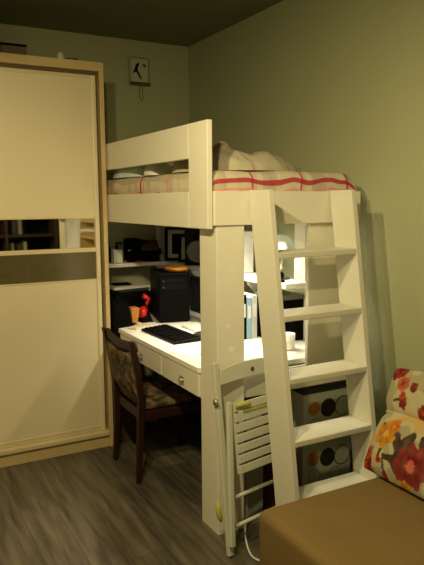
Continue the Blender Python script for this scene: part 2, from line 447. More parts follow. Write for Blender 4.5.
# ------------------------------------------------------------------ desk
dk = thing('desk', 'white desk with two shallow drawers built in under the loft bed', 'desk', (-.5, -1.3, 0))
obj('desktop', prism(B(), [(-.918,-1.893),(-.86,-1.893),(-.86,-1.985),(-.155,-1.985),(-.155,-.08),(-.76,-.08),(-.76,-.80),(-.918,-.84)], 'z', .724, .75), 'desk', dk, bevel=.002)
obj('apron', box(B(), -.902, -.882, -1.893, -.85, .605, .7235), 'white', dk)
obj('apron', box(B(), -.881, -.862, -.87, -.85, .605, .7235), 'white', dk)
for y0, y1, yh in ((-1.886, -1.470, -1.712), (-1.462, -.86, -1.186)):
    d = obj('drawer', box(B(), -.914, -.9025, y0, y1, .610, .720), 'white', dk, bevel=.002)
    h = B(); lathe(h, [(0,0),(.008,0),(.008,-.008),(.014,-.010),(.014,-.016),(0,-.017)], (-.914, yh-.004, .648), 14, 'x')
    obj('handle', box(h, -.9165, -.9142, yh-.024, yh+.024, .626, .668), 'steel', d, bevel=.001)
for x, y in ((-.185, -.11), (-.185, -1.63)):
    obj('leg', box(B(), x-.02, x+.02, y-.02, y+.02, 0, .7235), 'white', dk, bevel=.002)
obj('back_panel', box(B(), -.205, -.19, -1.60, -.14, .0, .7235), 'dwood', dk)  # dark sheet added to stand in for the shade under the desk

# corner shelf under the bed
sh = thing('corner_shelf', 'white L-shaped shelf fixed along the walls above the desk', 'shelf', (-.3, -.3, 1.057))
obj('board', prism(B(), [(-.795,-.08),(-.795,-.25),(-.325,-.25),(-.325,-1.75),(-.16,-1.75),(-.16,-.08)], 'z', 1.057, 1.083), 'desk', sh, bevel=.002)
for y in (-.62, -1.35):
    prism(b := B(), [(-.16,1.0565),(-.30,1.0565),(-.30,1.035),(-.175,.90),(-.16,.90)], 'y', y, y+.022)
    obj('bracket', b, 'desk', sh)

# ------------------------------------------------------------------ things on the desk
t = thing('computer_tower', 'black computer tower standing at the far end of the desk', 'computer', (-.535, -.815, .75), None, math.radians(-14))
obj('case', box(B(), -.10, .10, -.03, .30, .006, .315), 'black', t, bevel=.006)
obj('front_panel', box(B(), -.097, .097, -.042, -.031, .012, .312), 'dgrey' if 0 else 'blackm', t, bevel=.004)
for z in (.255, .215): obj('drive_bay', box(B(), -.080, .080, -.0445, -.0425, z, z+.032), 'black', t, bevel=.001)
for z in (.268, .228): obj('button', lathe(B(), [(0,0),(.006,0),(.006,-.004),(0,-.005)], (-.07,-.0446,z), 12, 'y'), 'dgrey', t)
0 and obj('power_button', lathe(B(), [(0,0),(.009,0),(.009,-.004),(0,-.005)], (.05,-.0425,.17), 14, 'y'), 'grey', t)
for x in (-.08, .08): obj('foot', box(B(), x-.012, x+.012, -.02, .28, 0, .006), 'black', t)
bw = thing('orange_bowl', 'shallow orange dish lying on top of the black computer tower', 'bowl', (-.485, -.755, 1.066))
lathe(b := B(), [(0,0),(.050,0),(.072,.010),(.078,.028),(.072,.029),(.058,.012),(0,.010)], (-.485, -.755, 1.066), 28)
obj('dish', b, 'orange', bw, smooth=True)
obj('lid_knob', lathe(B(), [(0,.010),(.05,.010),(.045,.020),(0,.024)], (-.485,-.755,1.066), 20), 'orange', bw, smooth=True)

mo = thing('monitor', 'black desktop monitor on a grey stand, half hidden by the bed leg', 'monitor', (-.43, -1.02, .75))
obj('screen_housing', box(B(), -.452, -.415, -1.235, -.885, .825, 1.048), 'black', mo, bevel=.006)
obj('screen', box(B(), -.4545, -.4525, -1.22, -.90, .843, 1.032), mat('dark_screen', (.010, .010, .012), .15, var=.1), mo)
obj('stand_neck', box(B(), -.413, -.385, -1.10, -1.03, .765, .93), 'grey', mo, bevel=.004)
prism(b := B(), [(-.57,-1.0),(-.54,-.96),(-.42,-.96),(-.38,-1.0),(-.38,-1.18),(-.42,-1.22),(-.54,-1.22),(-.57,-1.18)], 'z', .7505, .765)
obj('stand_base', b, 'lgrey', mo, bevel=.004)

kb = thing('keyboard', 'black computer keyboard lying on the white desk', 'keyboard', (-.735, -1.195, .75), None, math.radians(-88))
obj('case', prism(B(), [(-.085,.002),(.085,.002),(.085,.024),(-.085,.014)], 'x', -.215, .215), 'black', kb, bevel=.003)
bm = B()
for r in range(5):
    yk = -.068 + r*.028; zk = .0145+(yk+.085)/.17*.010
    for c in range(15):
        xk = -.200 + c*.0190
        box(bm, xk, xk+.016, yk, yk+.022, zk, zk+.006)
    for c in range(4):
        xk = .105 + c*.0250
        box(bm, xk, xk+.021, yk, yk+.022, zk, zk+.006)
kk = obj('keys', bm, 'blackm', kb); kk['kind'] = 'stuff'
ms = thing('computer_mouse', 'black computer mouse lying between keyboard and bed leg on the desk', 'mouse', (-.60, -1.31, .75))
b = B(); bmesh.ops.create_uvsphere(b, u_segments=20, v_segments=10, radius=1)
for v in b.verts: v.co = Vector((-.60+v.co.x*.055, -1.31+v.co.y*.032, .75+max(0, v.co.z)*.034))
obj('shell', b, 'black', ms, smooth=True)
obj('wheel', lathe(B(), [(0,-.004),(.009,-.004),(.009,.004),(0,.004)], (-.635,-1.31,.776), 12, 'y'), 'grey', ms)
b = B(); mp_ = Matrix.Rotation(.25, 4, 'Z'); box(b, -.10, .10, -.075, .075, 0, .003); b.transform(Matrix.Translation((-.79, -1.60, .75)) @ mp_)
single('notepad', b, 'paper', (-.79, -1.60, .75), 'white sheet of paper on the desk in front of the keyboard', 'paper')
b = B(); box(b, -.06, .06, -.07, .07, 0, .006); b.transform(Matrix.Translation((-.71, -1.72, .7535)) @ Matrix.Rotation(.4, 4, 'Z'))
single('booklet', b, 'blue', (-.71, -1.72, .7535), 'pale blue booklet on the desk beside the bed leg', 'booklet')

# stapler-like red holder, orange box, paper, bag, printer
rp = thing('red_telephone', 'red handset and cradle standing on the desk beside the black tower', 'telephone', (-.72, -.70, .75))
obj('cradle', hexa(B(), [(-0.730,-.76,.75),(-0.650,-.76,.75),(-0.650,-.66,.75),(-0.730,-.66,.75),(-0.715,-.74,.775),(-0.665,-.74,.80),(-0.665,-.67,.80),(-0.715,-.67,.775)]), 'blackm', rp, bevel=.004)
tube(b := B(), [(-0.725,-.70,.80),(-0.705,-.70,.815),(-0.685,-.70,.83),(-0.670,-.70,.86),(-0.655,-.70,.895),(-.695,-.70,.915)], [.022,.028,.026,.014,.014,.018])
obj('handset', b, 'red', rp, smooth=True)
obj('cup', lathe(B(), [(0,-.02),(.030,-.018),(.036,.0),(.030,.018),(0,.02)], (-0.707,-.715,.81), 18, 'x'), 'red', rp, smooth=True)
ob = thing('orange_carton', 'small orange carton on the desk left of the red handset', 'carton', (-.765, -.70, .75))
obj('body', hexa(B(), [(-0.7836,-0.7300,.7505),(-0.7464,-0.7300,.7505),(-0.7464,-0.6700,.7505),(-0.7836,-0.6700,.7505),(-0.7929,-0.7400,.835),(-0.7371,-0.7400,.835),(-0.7371,-0.6600,.835),(-0.7929,-0.6600,.835)]), mat('ochre_card', (.58, .25, .04), .6, var=.12), ob, bevel=.003)
obj('lid', hexa(B(), [(-0.7948,-0.7430,.8355),(-0.7352,-0.7430,.8355),(-0.7352,-0.6570,.8355),(-0.7948,-0.6570,.8355),(-0.7898,-0.7300,.848),(-0.7402,-0.7300,.848),(-0.7402,-0.6700,.848),(-0.7898,-0.6700,.848)]), mat('brown_card', (.55, .22, .05), .7, var=.1), ob)
b = B(); box(b, -.07, .07, -.035, .035, 0, .012); b.transform(Matrix.Translation((-.80, -.885, .7505)) @ Matrix.Rotation(.5, 4, 'Z'))
single('envelope', b, mat('cream_card', (.62, .56, .40), .8, var=.05), (-.80, -.885, .7505), 'cream envelope lying at the far corner of the desk', 'envelope', bevel=.002)

cab = thing('low_cabinet', 'low dark cabinet standing between the wardrobe and the desk', 'cabinet', (-.85, -.45, 0))
obj('body', box(B(), -.915, -.775, -.78, -.19, .0, .58), 'dwood', cab, bevel=.003)
obj('door', box(B(), -.928, -.9155, -.775, -.195, .03, .56), 'dwood', cab, bevel=.002)
obj('knob', lathe(B(), [(0,0),(.006,0),(.009,-.009),(0,-.012)], (-.928,-.70,.42), 14, 'x'), 'steel', cab, smooth=True)
# black bag standing on the cabinet
bag = thing('black_bag', 'black bag standing on the low dark cabinet beside the desk corner', 'bag', (-.855, -.55, .58))
b = B(); box(b, -.930, -.785, -.79, -.40, .582, .90)
bmesh.ops.subdivide_edges(b, edges=b.edges[:], cuts=5, use_grid_fill=True)
for v in b.verts:
    x, y, z = v.co; q = (z-.582)/.318
    v.co.y = -.595 + (y+.595)*(1-.30*q); v.co.x = -.86 + (x+.86)*(1-.28*q*q)
    v.co += Vector((1,1,.3))*.012*noise.noise(v.co*9)
obj('body', b, 'blackm', bag, smooth=True, sub=1)
tube(b := B(), [(-.86,-.69,.885),(-.86,-.66,.935),(-.86,-.56,.945),(-.86,-.50,.885)], .009); obj('handle', b, 'black', bag, smooth=True)
obj('buckle', box(B(), -.945, -.925, -.62, -.58, .72, .745), 'steel', bag, bevel=.003)
pr = thing('printer', 'black printer behind the bag with white paper on its top', 'printer', (-.62, -.33, .75))
obj('body', box(B(), -.755, -.52, -.42, -.10, .7505, .90), 'black', pr, bevel=.01)
obj('lid', box(B(), -.745, -.53, -.41, -.11, .901, .922), 'dgrey', pr, bevel=.006)
obj('output_tray', box(B(), -.73, -.54, -.50, -.421, .765, .775), 'black', pr, bevel=.002)
b = B(); box(b, -.15, .15, -.105, .105, 0, .016); b.transform(Matrix.Translation((-.66, -.30, .9225)) @ Matrix.Rotation(.15, 4, 'Z'))
single('paper_stack', b, 'paper', (-.66, -.30, .9225), 'stack of white paper lying on the black printer', 'paper')
single('thin_book', box(B(), -.75, -.63, -.34, -.24, .939, .950), 'blackm', (-.71, -.32, .939), 'thin black folder lying on the white paper stack', 'folder', bevel=.002)

# ------------------------------------------------------------------ things on the shelf
bt = thing('pump_bottle', 'white square bottle with dark pump on the shelf beside the wardrobe', 'bottle', (-.665, -.15, 1.083))
obj('body', box(B(), -.700, -.632, -.185, -.115, 1.083, 1.180), 'paper', bt, bevel=.006)
obj('neck', lathe(B(), [(0,0),(.012,0),(.012,.02),(.006,.022),(.006,.045),(0,.045)], (-.666,-.15,1.1805), 14), 'black', bt, smooth=True)
tube(b := B(), [(-.672,-.15,1.222),(-.640,-.15,1.222),(-.628,-.15,1.212)], .006); obj('spout', b, 'black', bt, smooth=True)
for x, y, h, r, lb in ((-.715, -.10, .15, .022, 'dark slim bottle behind the white pump bottle on the shelf'), (-.585, -.19, .09, .020, 'small dark bottle between pump bottle and black bag on the shelf')):
    q = thing('bottle', lb, 'bottle', (x, y, 1.083))
    obj('body', lathe(B(), [(0,0),(r,0),(r,h*.65),(r*.45,h*.8),(r*.45,h*.9),(0,h*.9)], (x,y,1.083), 18), 'black', q, smooth=True)
    obj('cap', lathe(B(), [(0,h*.9),(r*.55,h*.9),(r*.55,h),(0,h)], (x,y,1.0835), 14), 'lgrey' if h < .1 else 'dgrey', q)
cb = thing('camera_bag', 'bulky black bag with brown flap on the back shelf', 'bag', (-.46, -.14, 1.083))
b = B(); box(b, -.575, -.335, -.225, -.05, 1.084, 1.215)
bmesh.ops.subdivide_edges(b, edges=b.edges[:], cuts=5, use_grid_fill=True)
for v in b.verts:
    q = (v.co.z-1.084)/.13; s = (v.co.x+.575)/.24
    v.co.z = 1.084 + (v.co.z-1.084)*(1.25 - .55*max(0, s-.45)*2)
    v.co.y += .02*q; v.co += Vector((.4,1,.5))*.012*noise.noise(v.co*11)
obj('body', b, 'blackm', cb, smooth=True, sub=1)
b = B(); grid(b, 8, 6, lambda a, c: (-.50+a*.13, -.226+.05*c+.004*noise.noise(Vector((a*5,c*5,0))), 1.165+.075*math.sin(min(1,c*1.1)*PI/2)))
fl = obj('flap', b, mat('brown_leather', (.055, .018, .012), .6, var=.3), cb, smooth=True); fl.modifiers.new('s', 'SOLIDIFY').thickness = .008
single('red_case', box(B(), -.555, -.51, -.245, -.228, 1.083, 1.097), 'red', (-.53, -.236, 1.083), 'small red case at the foot of the black shelf bag', 'case', bevel=.004)
def picture(name, label, cx, y, w_, h, tilt, rz, m_in):
    t = thing(name, label, 'picture frame', (cx, y, 1.084), 'picture frames on the shelf', rz)
    R = Matrix.Rotation(-tilt, 4, 'X')
    f = B(); bw_ = .02
    for a in ((-w_/2, -w_/2+bw_, 0, h), (w_/2-bw_, w_/2, 0, h), (-w_/2+bw_, w_/2-bw_, 0, bw_), (-w_/2+bw_, w_/2-bw_, h-bw_, h)):
        box(f, a[0], a[1], -.014, .0, a[2], a[3])
    f.transform(R); fr = obj('frame', f, 'blackm', t)
    f = box(B(), -w_/2+bw_, w_/2-bw_, -.008, -.004, bw_, h-bw_); f.transform(R); obj('mat_board', f, 'lgrey', t)
    f = box(B(), -w_/2+bw_+.03, w_/2-bw_-.03, -.0095, -.0082, bw_+.03, h-bw_-.03); f.transform(R); obj('print', f, m_in, t)
picture('picture_frame', 'tall black picture frame with grey mat leaning in the shelf corner', -.245, -.275, .18, .245, .12, math.radians(-30), 'blackm')
picture('picture_frame', 'smaller black picture frame with yellowish print before the taller one', -.245, -.42, .11, .20, .12, math.radians(-36), mat('yellowish_print', (.45, .42, .16), .6, var=.2))
sp = thing('speaker', 'black loudspeaker with grey cone on the side shelf beside the frames', 'speaker', (-.240, -.60, 1.084), None, math.radians(-34))
obj('cabinet', box(B(), -.085, .085, -.07, .07, 0, .245), 'black', sp, bevel=.005)
obj('cone', lathe(B(), [(.070,0),(.074,-.006),(.066,-.008),(.03,.0),(.016,-.006),(0,-.010)], (.0,-.0705,.095), 28, 'y'), mat('speaker_cone_grey', (.14, .145, .14), .6, var=.1), sp, smooth=True)
obj('tweeter', lathe(B(), [(.024,0),(.026,-.005),(.014,-.006),(0,-.010)], (0,-.0705,.195), 20, 'y'), 'blackm', sp, smooth=True)
single('storage_jar', lathe(B(), [(0,0),(.018,0),(.020,.04),(.016,.05),(0,.055)], (-.350,-.232,1.084)), 'grey', (-.350,-.232,1.084), 'small grey jar at the inner corner of the shelf', 'jar', smooth=True)
wb = thing('white_carton', 'white carton on the side shelf beyond the bed leg', 'carton', (-.235, -1.12, 1.084))
obj('body', box(B(), -.31, -.175, -1.20, -1.00, 1.0845, 1.30), 'paper', wb, bevel=.003)
obj('lid', box(B(), -.314, -.171, -1.204, -.996, 1.301, 1.335), 'desk', wb, bevel=.003)
# desk lamp with domed shade
lp = thing('desk_lamp', 'small lamp with a frosted dome shade on the side shelf behind the ladder', 'lamp', (-.215, -1.55, 1.084))
obj('base', lathe(B(), [(0,0),(.05,0),(.05,.008),(.03,.016),(0,.018)], (-.215,-1.55,1.084), 24), 'dgrey', lp, smooth=True)
tube(b := B(), [(-.215,-1.55,1.10),(-.215,-1.55,1.20),(-.215,-1.55,1.235)], .007); obj('stem', b, 'steel', lp, smooth=True)
obj('lamp_shade', lathe(B(), [(.075,1.235),(.074,1.26),(.064,1.29),(.045,1.315),(.018,1.328),(.0,1.33)], (-.215,-1.55,0), 28), 'dome', lp, smooth=True)
obj('bulb', lathe(B(), [(0,1.236),(.012,1.238),(.02,1.255),(.014,1.272),(0,1.278)], (-.215,-1.55,0), 16), 'bulb', lp, smooth=True)
hd = thing('webcam', 'small black webcam clipped at the shelf edge behind the ladder', 'webcam', (-.30, -1.66, 1.084))
obj('base', box(B(), -.32, -.28, -1.68, -1.64, 1.084, 1.096), 'black', hd, bevel=.003)
obj('lens', lathe(B(), [(0,0),(.02,0),(.022,-.02),(.012,-.026),(0,-.022)], (-.30,-1.65,1.118), 18, 'y'), 'black', hd, smooth=True)
obj('body', lathe(B(), [(0,-.016),(.024,-.014),(.028,0),(.024,.014),(0,.016)], (-.30,-1.644,1.118), 18, 'y'), 'grey', hd, smooth=True)
# binders standing on the desk
for k, (x, m_, hh, lb) in enumerate(((-.455, 'green', .265, 'yellow-green binder standing on the desk, leftmost of the row'), (-.420, 'blackm', .25, 'black binder standing on the desk beside the yellow-green one'), (-.385, 'blue', .235, 'light blue binder standing on the desk right of the black one'), (-.350, 'lgrey', .245, 'grey binder standing on the desk, rightmost of the row'))):
    q = thing('binder', lb, 'binder', (x, -1.37, .75), 'binders standing on the desk')
    obj('cover', box(B(), x-.016, x+.016, -1.49, -1.25, .7505, .75+hh), m_, q, bevel=.002)
    obj('spine_label', box(B(), x-.010, x+.010, -1.4915, -1.4902, .75+hh*.5, .75+hh*.8), 'paper', q)
bk = thing('black_box', 'black box on the desk behind the ladder treads', 'box', (-.24, -1.55, .75))
obj('body', box(B(), -.31, -.14, -1.66, -1.44, .7505, .98), 'blackm', bk, bevel=.004)
obj('lid', box(B(), -.314, -.136, -1.664, -1.436, .981, 1.005), mat('grey_green_lid', (.13, .14, .10), .6, var=.1), bk, bevel=.003)
mg = thing('mug', 'white mug on the desk behind the ladder, near its left side', 'mug', (-.345, -1.80, .75))
obj('cup', lathe(B(), [(0,.001),(.032,.001),(.036,.01),(.038,.085),(.034,.085),(.032,.012),(0,.010)], (-.345,-1.80,.75), 24), 'paper', mg, smooth=True)
tube(b := B(), [(-.381,-1.80,.82),(-.402,-1.80,.815),(-.405,-1.80,.79),(-.395,-1.80,.77),(-.381,-1.80,.768)], .005); obj('handle', b, 'paper', mg, smooth=True)

# ------------------------------------------------------------------ printed storage boxes under the desk end
def disc(bm, cx, y, cz, r, r0=0.0, seg=30):
    if r0: lathe(bm, [(r0,0),(r,0),(r,-.0012),(r0,-.0012),(r0,0)], (cx,y,cz), seg, 'y')
    else: lathe(bm, [(0,0),(r,0),(r,-.0012),(0,-.0012)], (cx,y,cz), seg, 'y')
    return bm
def storage(z0, h, label):
    x0, x1, y0, y1 = -.372, -.060, -1.975, -1.70
    t = thing('storage_box', label, 'box', (-.21, -1.84, z0), 'storage boxes printed with circles')
    obj('body', box(B(), x0, x1, y0, y1, z0+.0005, z0+h-.035), 'boxw', t, bevel=.003)
    obj('lid', box(B(), x0-.004, x1+.004, y0-.004, y1+.004, z0+h-.034, z0+h), 'boxk', t, bevel=.003)
    zc = z0+(h-.035)*.60
    obj('orange_circle', disc(B(), -.305, y0-.0003, zc+.012, .036), 'boxo', t)
    obj('black_circle', disc(B(), -.215, y0-.0003, zc+.004, .048), 'boxk', t)
    obj('ring', disc(B(), -.118, y0-.0003, zc-.002, .054, .049), 'boxk', t)
    for cx, cz, r in ((-.300, z0+.045, .040), (-.165, z0+.040, .034)): obj('ring', disc(B(), cx, y0-.0018, cz+.012, r, r-.004), 'boxg', t)
    return t
storage(.060, .268, 'circle-printed storage box at the bottom of the stack behind the ladder')
storage(.3285, .262, 'circle-printed storage box on top of the stack behind the ladder')
single('low_platform', box(B(), -.40, -.04, -1.98, -1.68, 0, .0595), 'dwood', (-.21, -1.83, 0), 'low dark wooden platform under the circle-printed boxes', 'platform', bevel=.003)
dr = thing('maroon_bag', 'dark maroon bag on the floor behind the folding chair', 'bag', (-.52, -1.80, 0))
b = B(); box(b, -.64, -.42, -2.0, -1.62, .002, .30)
bmesh.ops.subdivide_edges(b, edges=b.edges[:], cuts=5, use_grid_fill=True)
for v in b.verts:
    q = v.co.z/.30; v.co.x = -.53+(v.co.x+.53)*(1-.25*q*q); v.co += Vector((1,1,.0 if v.co.z < .03 else .4))*.014*noise.noise(v.co*8)
obj('body', b, 'darkred', dr, smooth=True, sub=1)
tube(b := B(), [(-.53,-1.90,.285),(-.53,-1.87,.35),(-.53,-1.77,.355),(-.53,-1.72,.285)], .008); obj('handle', b, 'darkred', dr, smooth=True)
gp = single('cardboard_sheet', box(B(), -.745, -.655, -2.045, -2.02, .0, .52), mat('grey_card', (.30, .29, .24), .8, var=.06), (-.70, -2.03, 0), 'grey board standing on the floor behind the folding chair', 'board', bevel=.002)

# ------------------------------------------------------------------ dark wooden dining chair
ch = thing('dining_chair', 'dark brown wooden chair with floral tapestry seat pushed under the desk', 'chair', (-.82, -1.2, 0))
XF, XT = -1.012, -1.062
for y0, yt in ((-1.375, -1.425), (-1.012, -1.002)):
    pts = []
    s = .017
    b = B()
    prof = [(-1.020, 0), (-1.004, .25), (-1.002, .45), (-1.022, .62), (XT, .80)]
    rings = []
    for x, z in prof:
        y = y0 + (yt-y0)*max(0, (z-.3)/.5)
        k = s*(.72 if z == 0 else 1 if z < .7 else .85)
        rings.append([b.verts.new((x+dx*k, y+dy*k, z)) for dx, dy in ((-1,-1),(1,-1),(1,1),(-1,1))])
    for i in range(len(rings)-1):
        for k in range(4): b.faces.new([rings[i][k], rings[i][(k+1) % 4], rings[i+1][(k+1) % 4], rings[i+1][k]])
    b.faces.new(rings[0]); b.faces.new(rings[-1])
    obj('leg', b, 'wood', ch, bevel=.004)
for y in (-1.375, -1.012):
    obj('leg', hexa(B(), [(-.612,y-.013,0),(-.586,y-.013,0),(-.586,y+.013,0),(-.612,y+.013,0),(-.617,y-.018,.40),(-.581,y-.018,.40),(-.581,y+.018,.40),(-.617,y+.018,.40)]), 'wood', ch, bevel=.003)
def xback(z): return -1.002 + (-.060)*max(0, (z-.45)/.35)**1.2
b = B()
n = 12
def crest(a, c):
    y = -1.425 + a*.423; sag = -.022*math.sin(a*PI)
    z = .735 + c*.055 + sag
    return (xback(z)-.012*math.sin(a*PI), y, z)
grid(b, n, 2, crest); o = obj('crest_rail', b, 'wood', ch, smooth=True); o.modifiers.new('s', 'SOLIDIFY').thickness = .026
def padf(a, c):
    y = -1.398 + a*.368; z = .495 + c*.238 - .022*math.sin(a*PI)*c
    return (xback(z)-.010*math.sin(a*PI)-.010*math.sin(a*PI)*math.sin(c*PI), y, z)
b = grid(B(), 12, 10, padf); o = obj('backrest', b, 'tapestry', ch, smooth=True); s_ = o.modifiers.new('s', 'SOLIDIFY'); s_.thickness = .034; s_.offset = 0
b = grid(B(), 12, 2, lambda a, c: (xback(.47)-.010*math.sin(a*PI), -1.40+a*.378, .455+c*.038)); o = obj('lower_rail', b, 'wood', ch, smooth=True); o.modifiers.new('s', 'SOLIDIFY').thickness = .024
b = B(); box(b, -1.0, -.57, -1.39, -.997, .345, .40); obj('seat_frame', b, 'wood', ch, bevel=.006)
b = B(); box(b, -.985, -.575, -1.385, -1.002, .401, .445); obj('seat', b, 'tapestry', ch, bevel=.022, seg=4, smooth=False)

# ------------------------------------------------------------------ white folding chair
fc = thing('folding_chair', 'white slatted folding chair folded flat and leaning against the bed leg', 'chair', (-.75, -2.2, 0))
F = Vector((-.947, -2.234, 0)); U = Vector((-.004, .134, .827)).normalized(); ph = math.radians(12)
R = Vector((math.cos(ph), math.sin(ph), 0)); N = R.cross(U).normalized()     # N points to the camera side or away
if N.y > 0: N = -N
def FP(a, b, d=0): return F + R*a + U*b + N*d
def bar(bm, p0, p1, wa, wd):
    """flat bar from p0 to p1 given as (a,b,d): wa wide in the chair plane, wd deep"""
    A, C = FP(*p0), FP(*p1); t = (C-A).normalized(); s = t.cross(N).normalized()
    pts = []
    for P in (A, C):
        for i, j in ((-1,-1),(1,-1),(1,1),(-1,1)): pts.append(P + s*i*wa/2 + N*j*wd/2)
    return hexa(bm, pts)
WID = .405
obj('long_leg', bar(B(), (.004,.008,0), (.010,.835,0), .030, .022), 'fold', fc, bevel=.005, seg=3)
obj('long_leg', bar(B(), (WID-.004,.008,0), (WID-.010,.835,0), .030, .022), 'fold', fc, bevel=.005, seg=3)
def crestb():
    bm = B(); k = 14
    for d in (-.011, .011): pass
    top = [(.026+(WID-.052)*i/k, .800+.016*math.sin(PI*i/k)) for i in range(k+1)]
    bot = [(.026+(WID-.052)*i/k, .736+.006*math.sin(PI*i/k)) for i in range(k+1)]
    v = [[bm.verts.new(FP(a, b, d)) for a, b in row] for d in (-.010, .010) for row in (top, bot)]
    for i in range(k):
        bm.faces.new([v[0][i], v[0][i+1], v[1][i+1], v[1][i]]); bm.faces.new([v[2][i], v[3][i], v[3][i+1], v[2][i+1]])
        bm.faces.new([v[0][i], v[2][i], v[2][i+1], v[0][i+1]]); bm.faces.new([v[1][i], v[1][i+1], v[3][i+1], v[3][i]])
    for i in (0, k): bm.faces.new([v[0][i], v[1][i], v[3][i], v[2][i]])
    return bm
cr_ = obj('crest_rail', crestb(), 'fold', fc, bevel=.003)
b = B(); c0 = FP(.218, .773, .0105)
rim = [c0 + (R*math.cos(t)+U*math.sin(t))*.011 for t in [2*PI*i/18 for i in range(18)]]
v0 = [b.verts.new(p) for p in rim]; v1 = [b.verts.new(p+N*.0012) for p in rim]
b.faces.new(v0); b.faces.new(v1)
for i in range(18): b.faces.new([v0[i], v0[(i+1) % 18], v1[(i+1) % 18], v1[i]])
obj('grip_hole', b, 'brown', cr_)
for a0, a1 in ((.048, -.004), (WID-.048, WID+.004)):
    obj('short_leg', bar(B(), (a1,.055,.026), (a0,.66,.026), .024, .020), 'fold', fc, bevel=.004, seg=3)
for k in range(7):
    bb = .634 - k*.0445
    obj('seat_slat', bar(B(), (.058+.003*k*0,bb,.046), (WID-.058,bb,.046), .034, .012), 'fold', fc, bevel=.002)
for a in (.075, WID-.075): obj('seat_runner', bar(B(), (a,.345,.030), (a,.652,.030), .02, .016), 'fold', fc)
for bb, aa in ((.242, .016), (.120, .012)):
    tube(b := B(), [FP(aa, bb, .0), FP(WID-aa, bb, .0)], .0085, 12); obj('rung', b, 'fold', fc, smooth=True)
b = B(); c1 = FP(-.022, .672, 0); tube(b, [c1 + N*.012, c1 + N*.014 + R*.012], .014, 14); obj('pivot_bolt', b, 'steel', fc, smooth=True)
tube(b := B(), [FP(.060,.640,.050), FP(.085,.648,.064), FP(.12,.640,.062), FP(.14,.636,.058)], [.010,.014,.010,.006], 8); rb = obj('ribbon', b, 'yellow', fc, smooth=True)
obj('ribbon', bar(B(), (.10,.613,.056), (.30,.610,.056), .010, .003), 'yellow', fc)
tube(b := B(), [FP(-.035,.255,-.005), FP(-.040,.22,-.002), FP(-.033,.185,-.004), FP(-.028,.165,-.004)], [.007,.012,.013,.005], 8); obj('ribbon', b, 'yellow', fc, smooth=True)

# white cable loop on the floor
pts = [(-.60,-2.05,.006),(-.68,-2.03,.012),(-.755,-2.06,.03),(-.80,-2.12,.035),(-.838,-2.19,.02),(-.862,-2.27,.006),(-.850,-2.33,.006),(-.815,-2.38,.006),(-.770,-2.43,.006)]
def spline(p, n=8):
    p = [Vector(q) for q in p]; p = [2*p[0]-p[1]] + p + [2*p[-1]-p[-2]]; out = []
    for i in range(1, len(p)-2):
        for j in range(n):
            t = j/n; a, b, c, d = p[i-1], p[i], p[i+1], p[i+2]
            out.append(.5*((2*b)+(c-a)*t+(2*a-5*b+4*c-d)*t*t+(3*b-3*c+d-a)*t**3))
    return out + [p[-2]]
single('power_cable', tube(B(), spline(pts), .0042, 8), 'cable', (-.75, -2.2, 0), 'white cable looping on the floor between folding chair and sofa', 'cable', smooth=True)

# ------------------------------------------------------------------ sofa and floral cushion
so = thing('sofa', 'tan fabric sofa with a flat seat in the near right corner', 'sofa', (-.53, -2.95, 0))
b = B(); box(b, -1.035, -.05, -3.33, -2.575, .045, .40)
obj('seat', b, 'sofa', so, bevel=.032, seg=4)
obj('backrest', box(B(), -.235, -.035, -3.33, -2.62, .401, .625), 'sofa', so, bevel=.03, seg=4)
for x in (-.96, -.12):
    for y in (-3.27, -2.66): obj('foot', box(B(), x-.025, x+.025, y-.025, y+.025, 0, .045), 'dwood', so)
def petal(s, h, c, r, npet, col, centre, rot=0.0, depth=.25):
    dx, dy = s-c[0], h-c[1]; d = math.hypot(dx, dy); a = math.atan2(dy, dx)+rot
    rr = r*(1-depth+depth*abs(math.cos(npet*a/2)))
    if d > rr: return None
    k = d/rr
    if k < .28: return centre
    t = .75+.35*abs(math.cos(npet*a/2))*k
    return tuple(min(1, x*t) for x in col)
RED, MAG, YEL, PINK, ORG, PUR = (.46,.05,.03), (.46,.075,.085), (.80,.50,.09), (.75,.33,.24), (.72,.20,.05), (.19,.125,.13)
FL = [((.03,.02),.060,5,RED,(.75,.2,.06),.3), ((-.01,.062),.045,5,RED,(.3,.02,.02),.9), ((.035,.075),.032,5,ORG,(.5,.05,.02),.2),
      ((.097,.170),.060,6,YEL,(.88,.60,.16),.3), ((.125,.205),.034,5,(.80,.42,.06),(.85,.5,.1),.1),
      ((.278,.092),.088,9,MAG,(.78,.32,.28),.2), ((.112,.065),.016,4,ORG,(.4,.03,.02),0), ((.157,.018),.018,4,RED,(.4,.03,.02),.5), ((.262,.005),.035,6,YEL,(.7,.25,.04),.5),
      ((.028,.423),.042,6,RED,(.7,.08,.10),.4), ((.065,.425),.03,6,MAG,(.7,.1,.1),.8), ((.096,.378),.036,6,PINK,(.62,.06,.05),.2), ((.160,.372),.022,5,RED,(.3,.02,.02),.4),
      ((.122,.303),.026,5,RED,(.35,.03,.03),.1), ((.115,.332),.018,5,ORG,(.5,.1,.03),.1), ((.235,.29),.03,6,RED,(.7,.2,.05),.2), ((.30,.34),.045,6,PINK,(.6,.1,.08),.2),
      ((.37,.22),.055,6,YEL,(.85,.5,.12),.2), ((.42,.08),.05,6,RED,(.7,.2,.1),.2), ((.39,.37),.04,6,RED,(.6,.1,.1),0), ((.46,.28),.05,7,MAG,(.7,.2,.2),0)]
LV = [((.175,.155),.045,.022,2.2), ((.205,.150),.055,.020,1.2), ((.20,.095),.05,.016,.2), ((.215,.055),.05,.016,-.7), ((.165,.085),.04,.012,3.0), ((.235,.175),.04,.018,1.6), ((.07,.19),.018,.010,.6), ((.065,.20),.016,.009,2.2), ((.105,.10),.035,.007,1.4), ((.14,.055),.035,.007,1.9), ((.085,.31),.022,.007,.3), ((.30,.17),.05,.016,2.0), ((.36,.13),.05,.016,.6)]
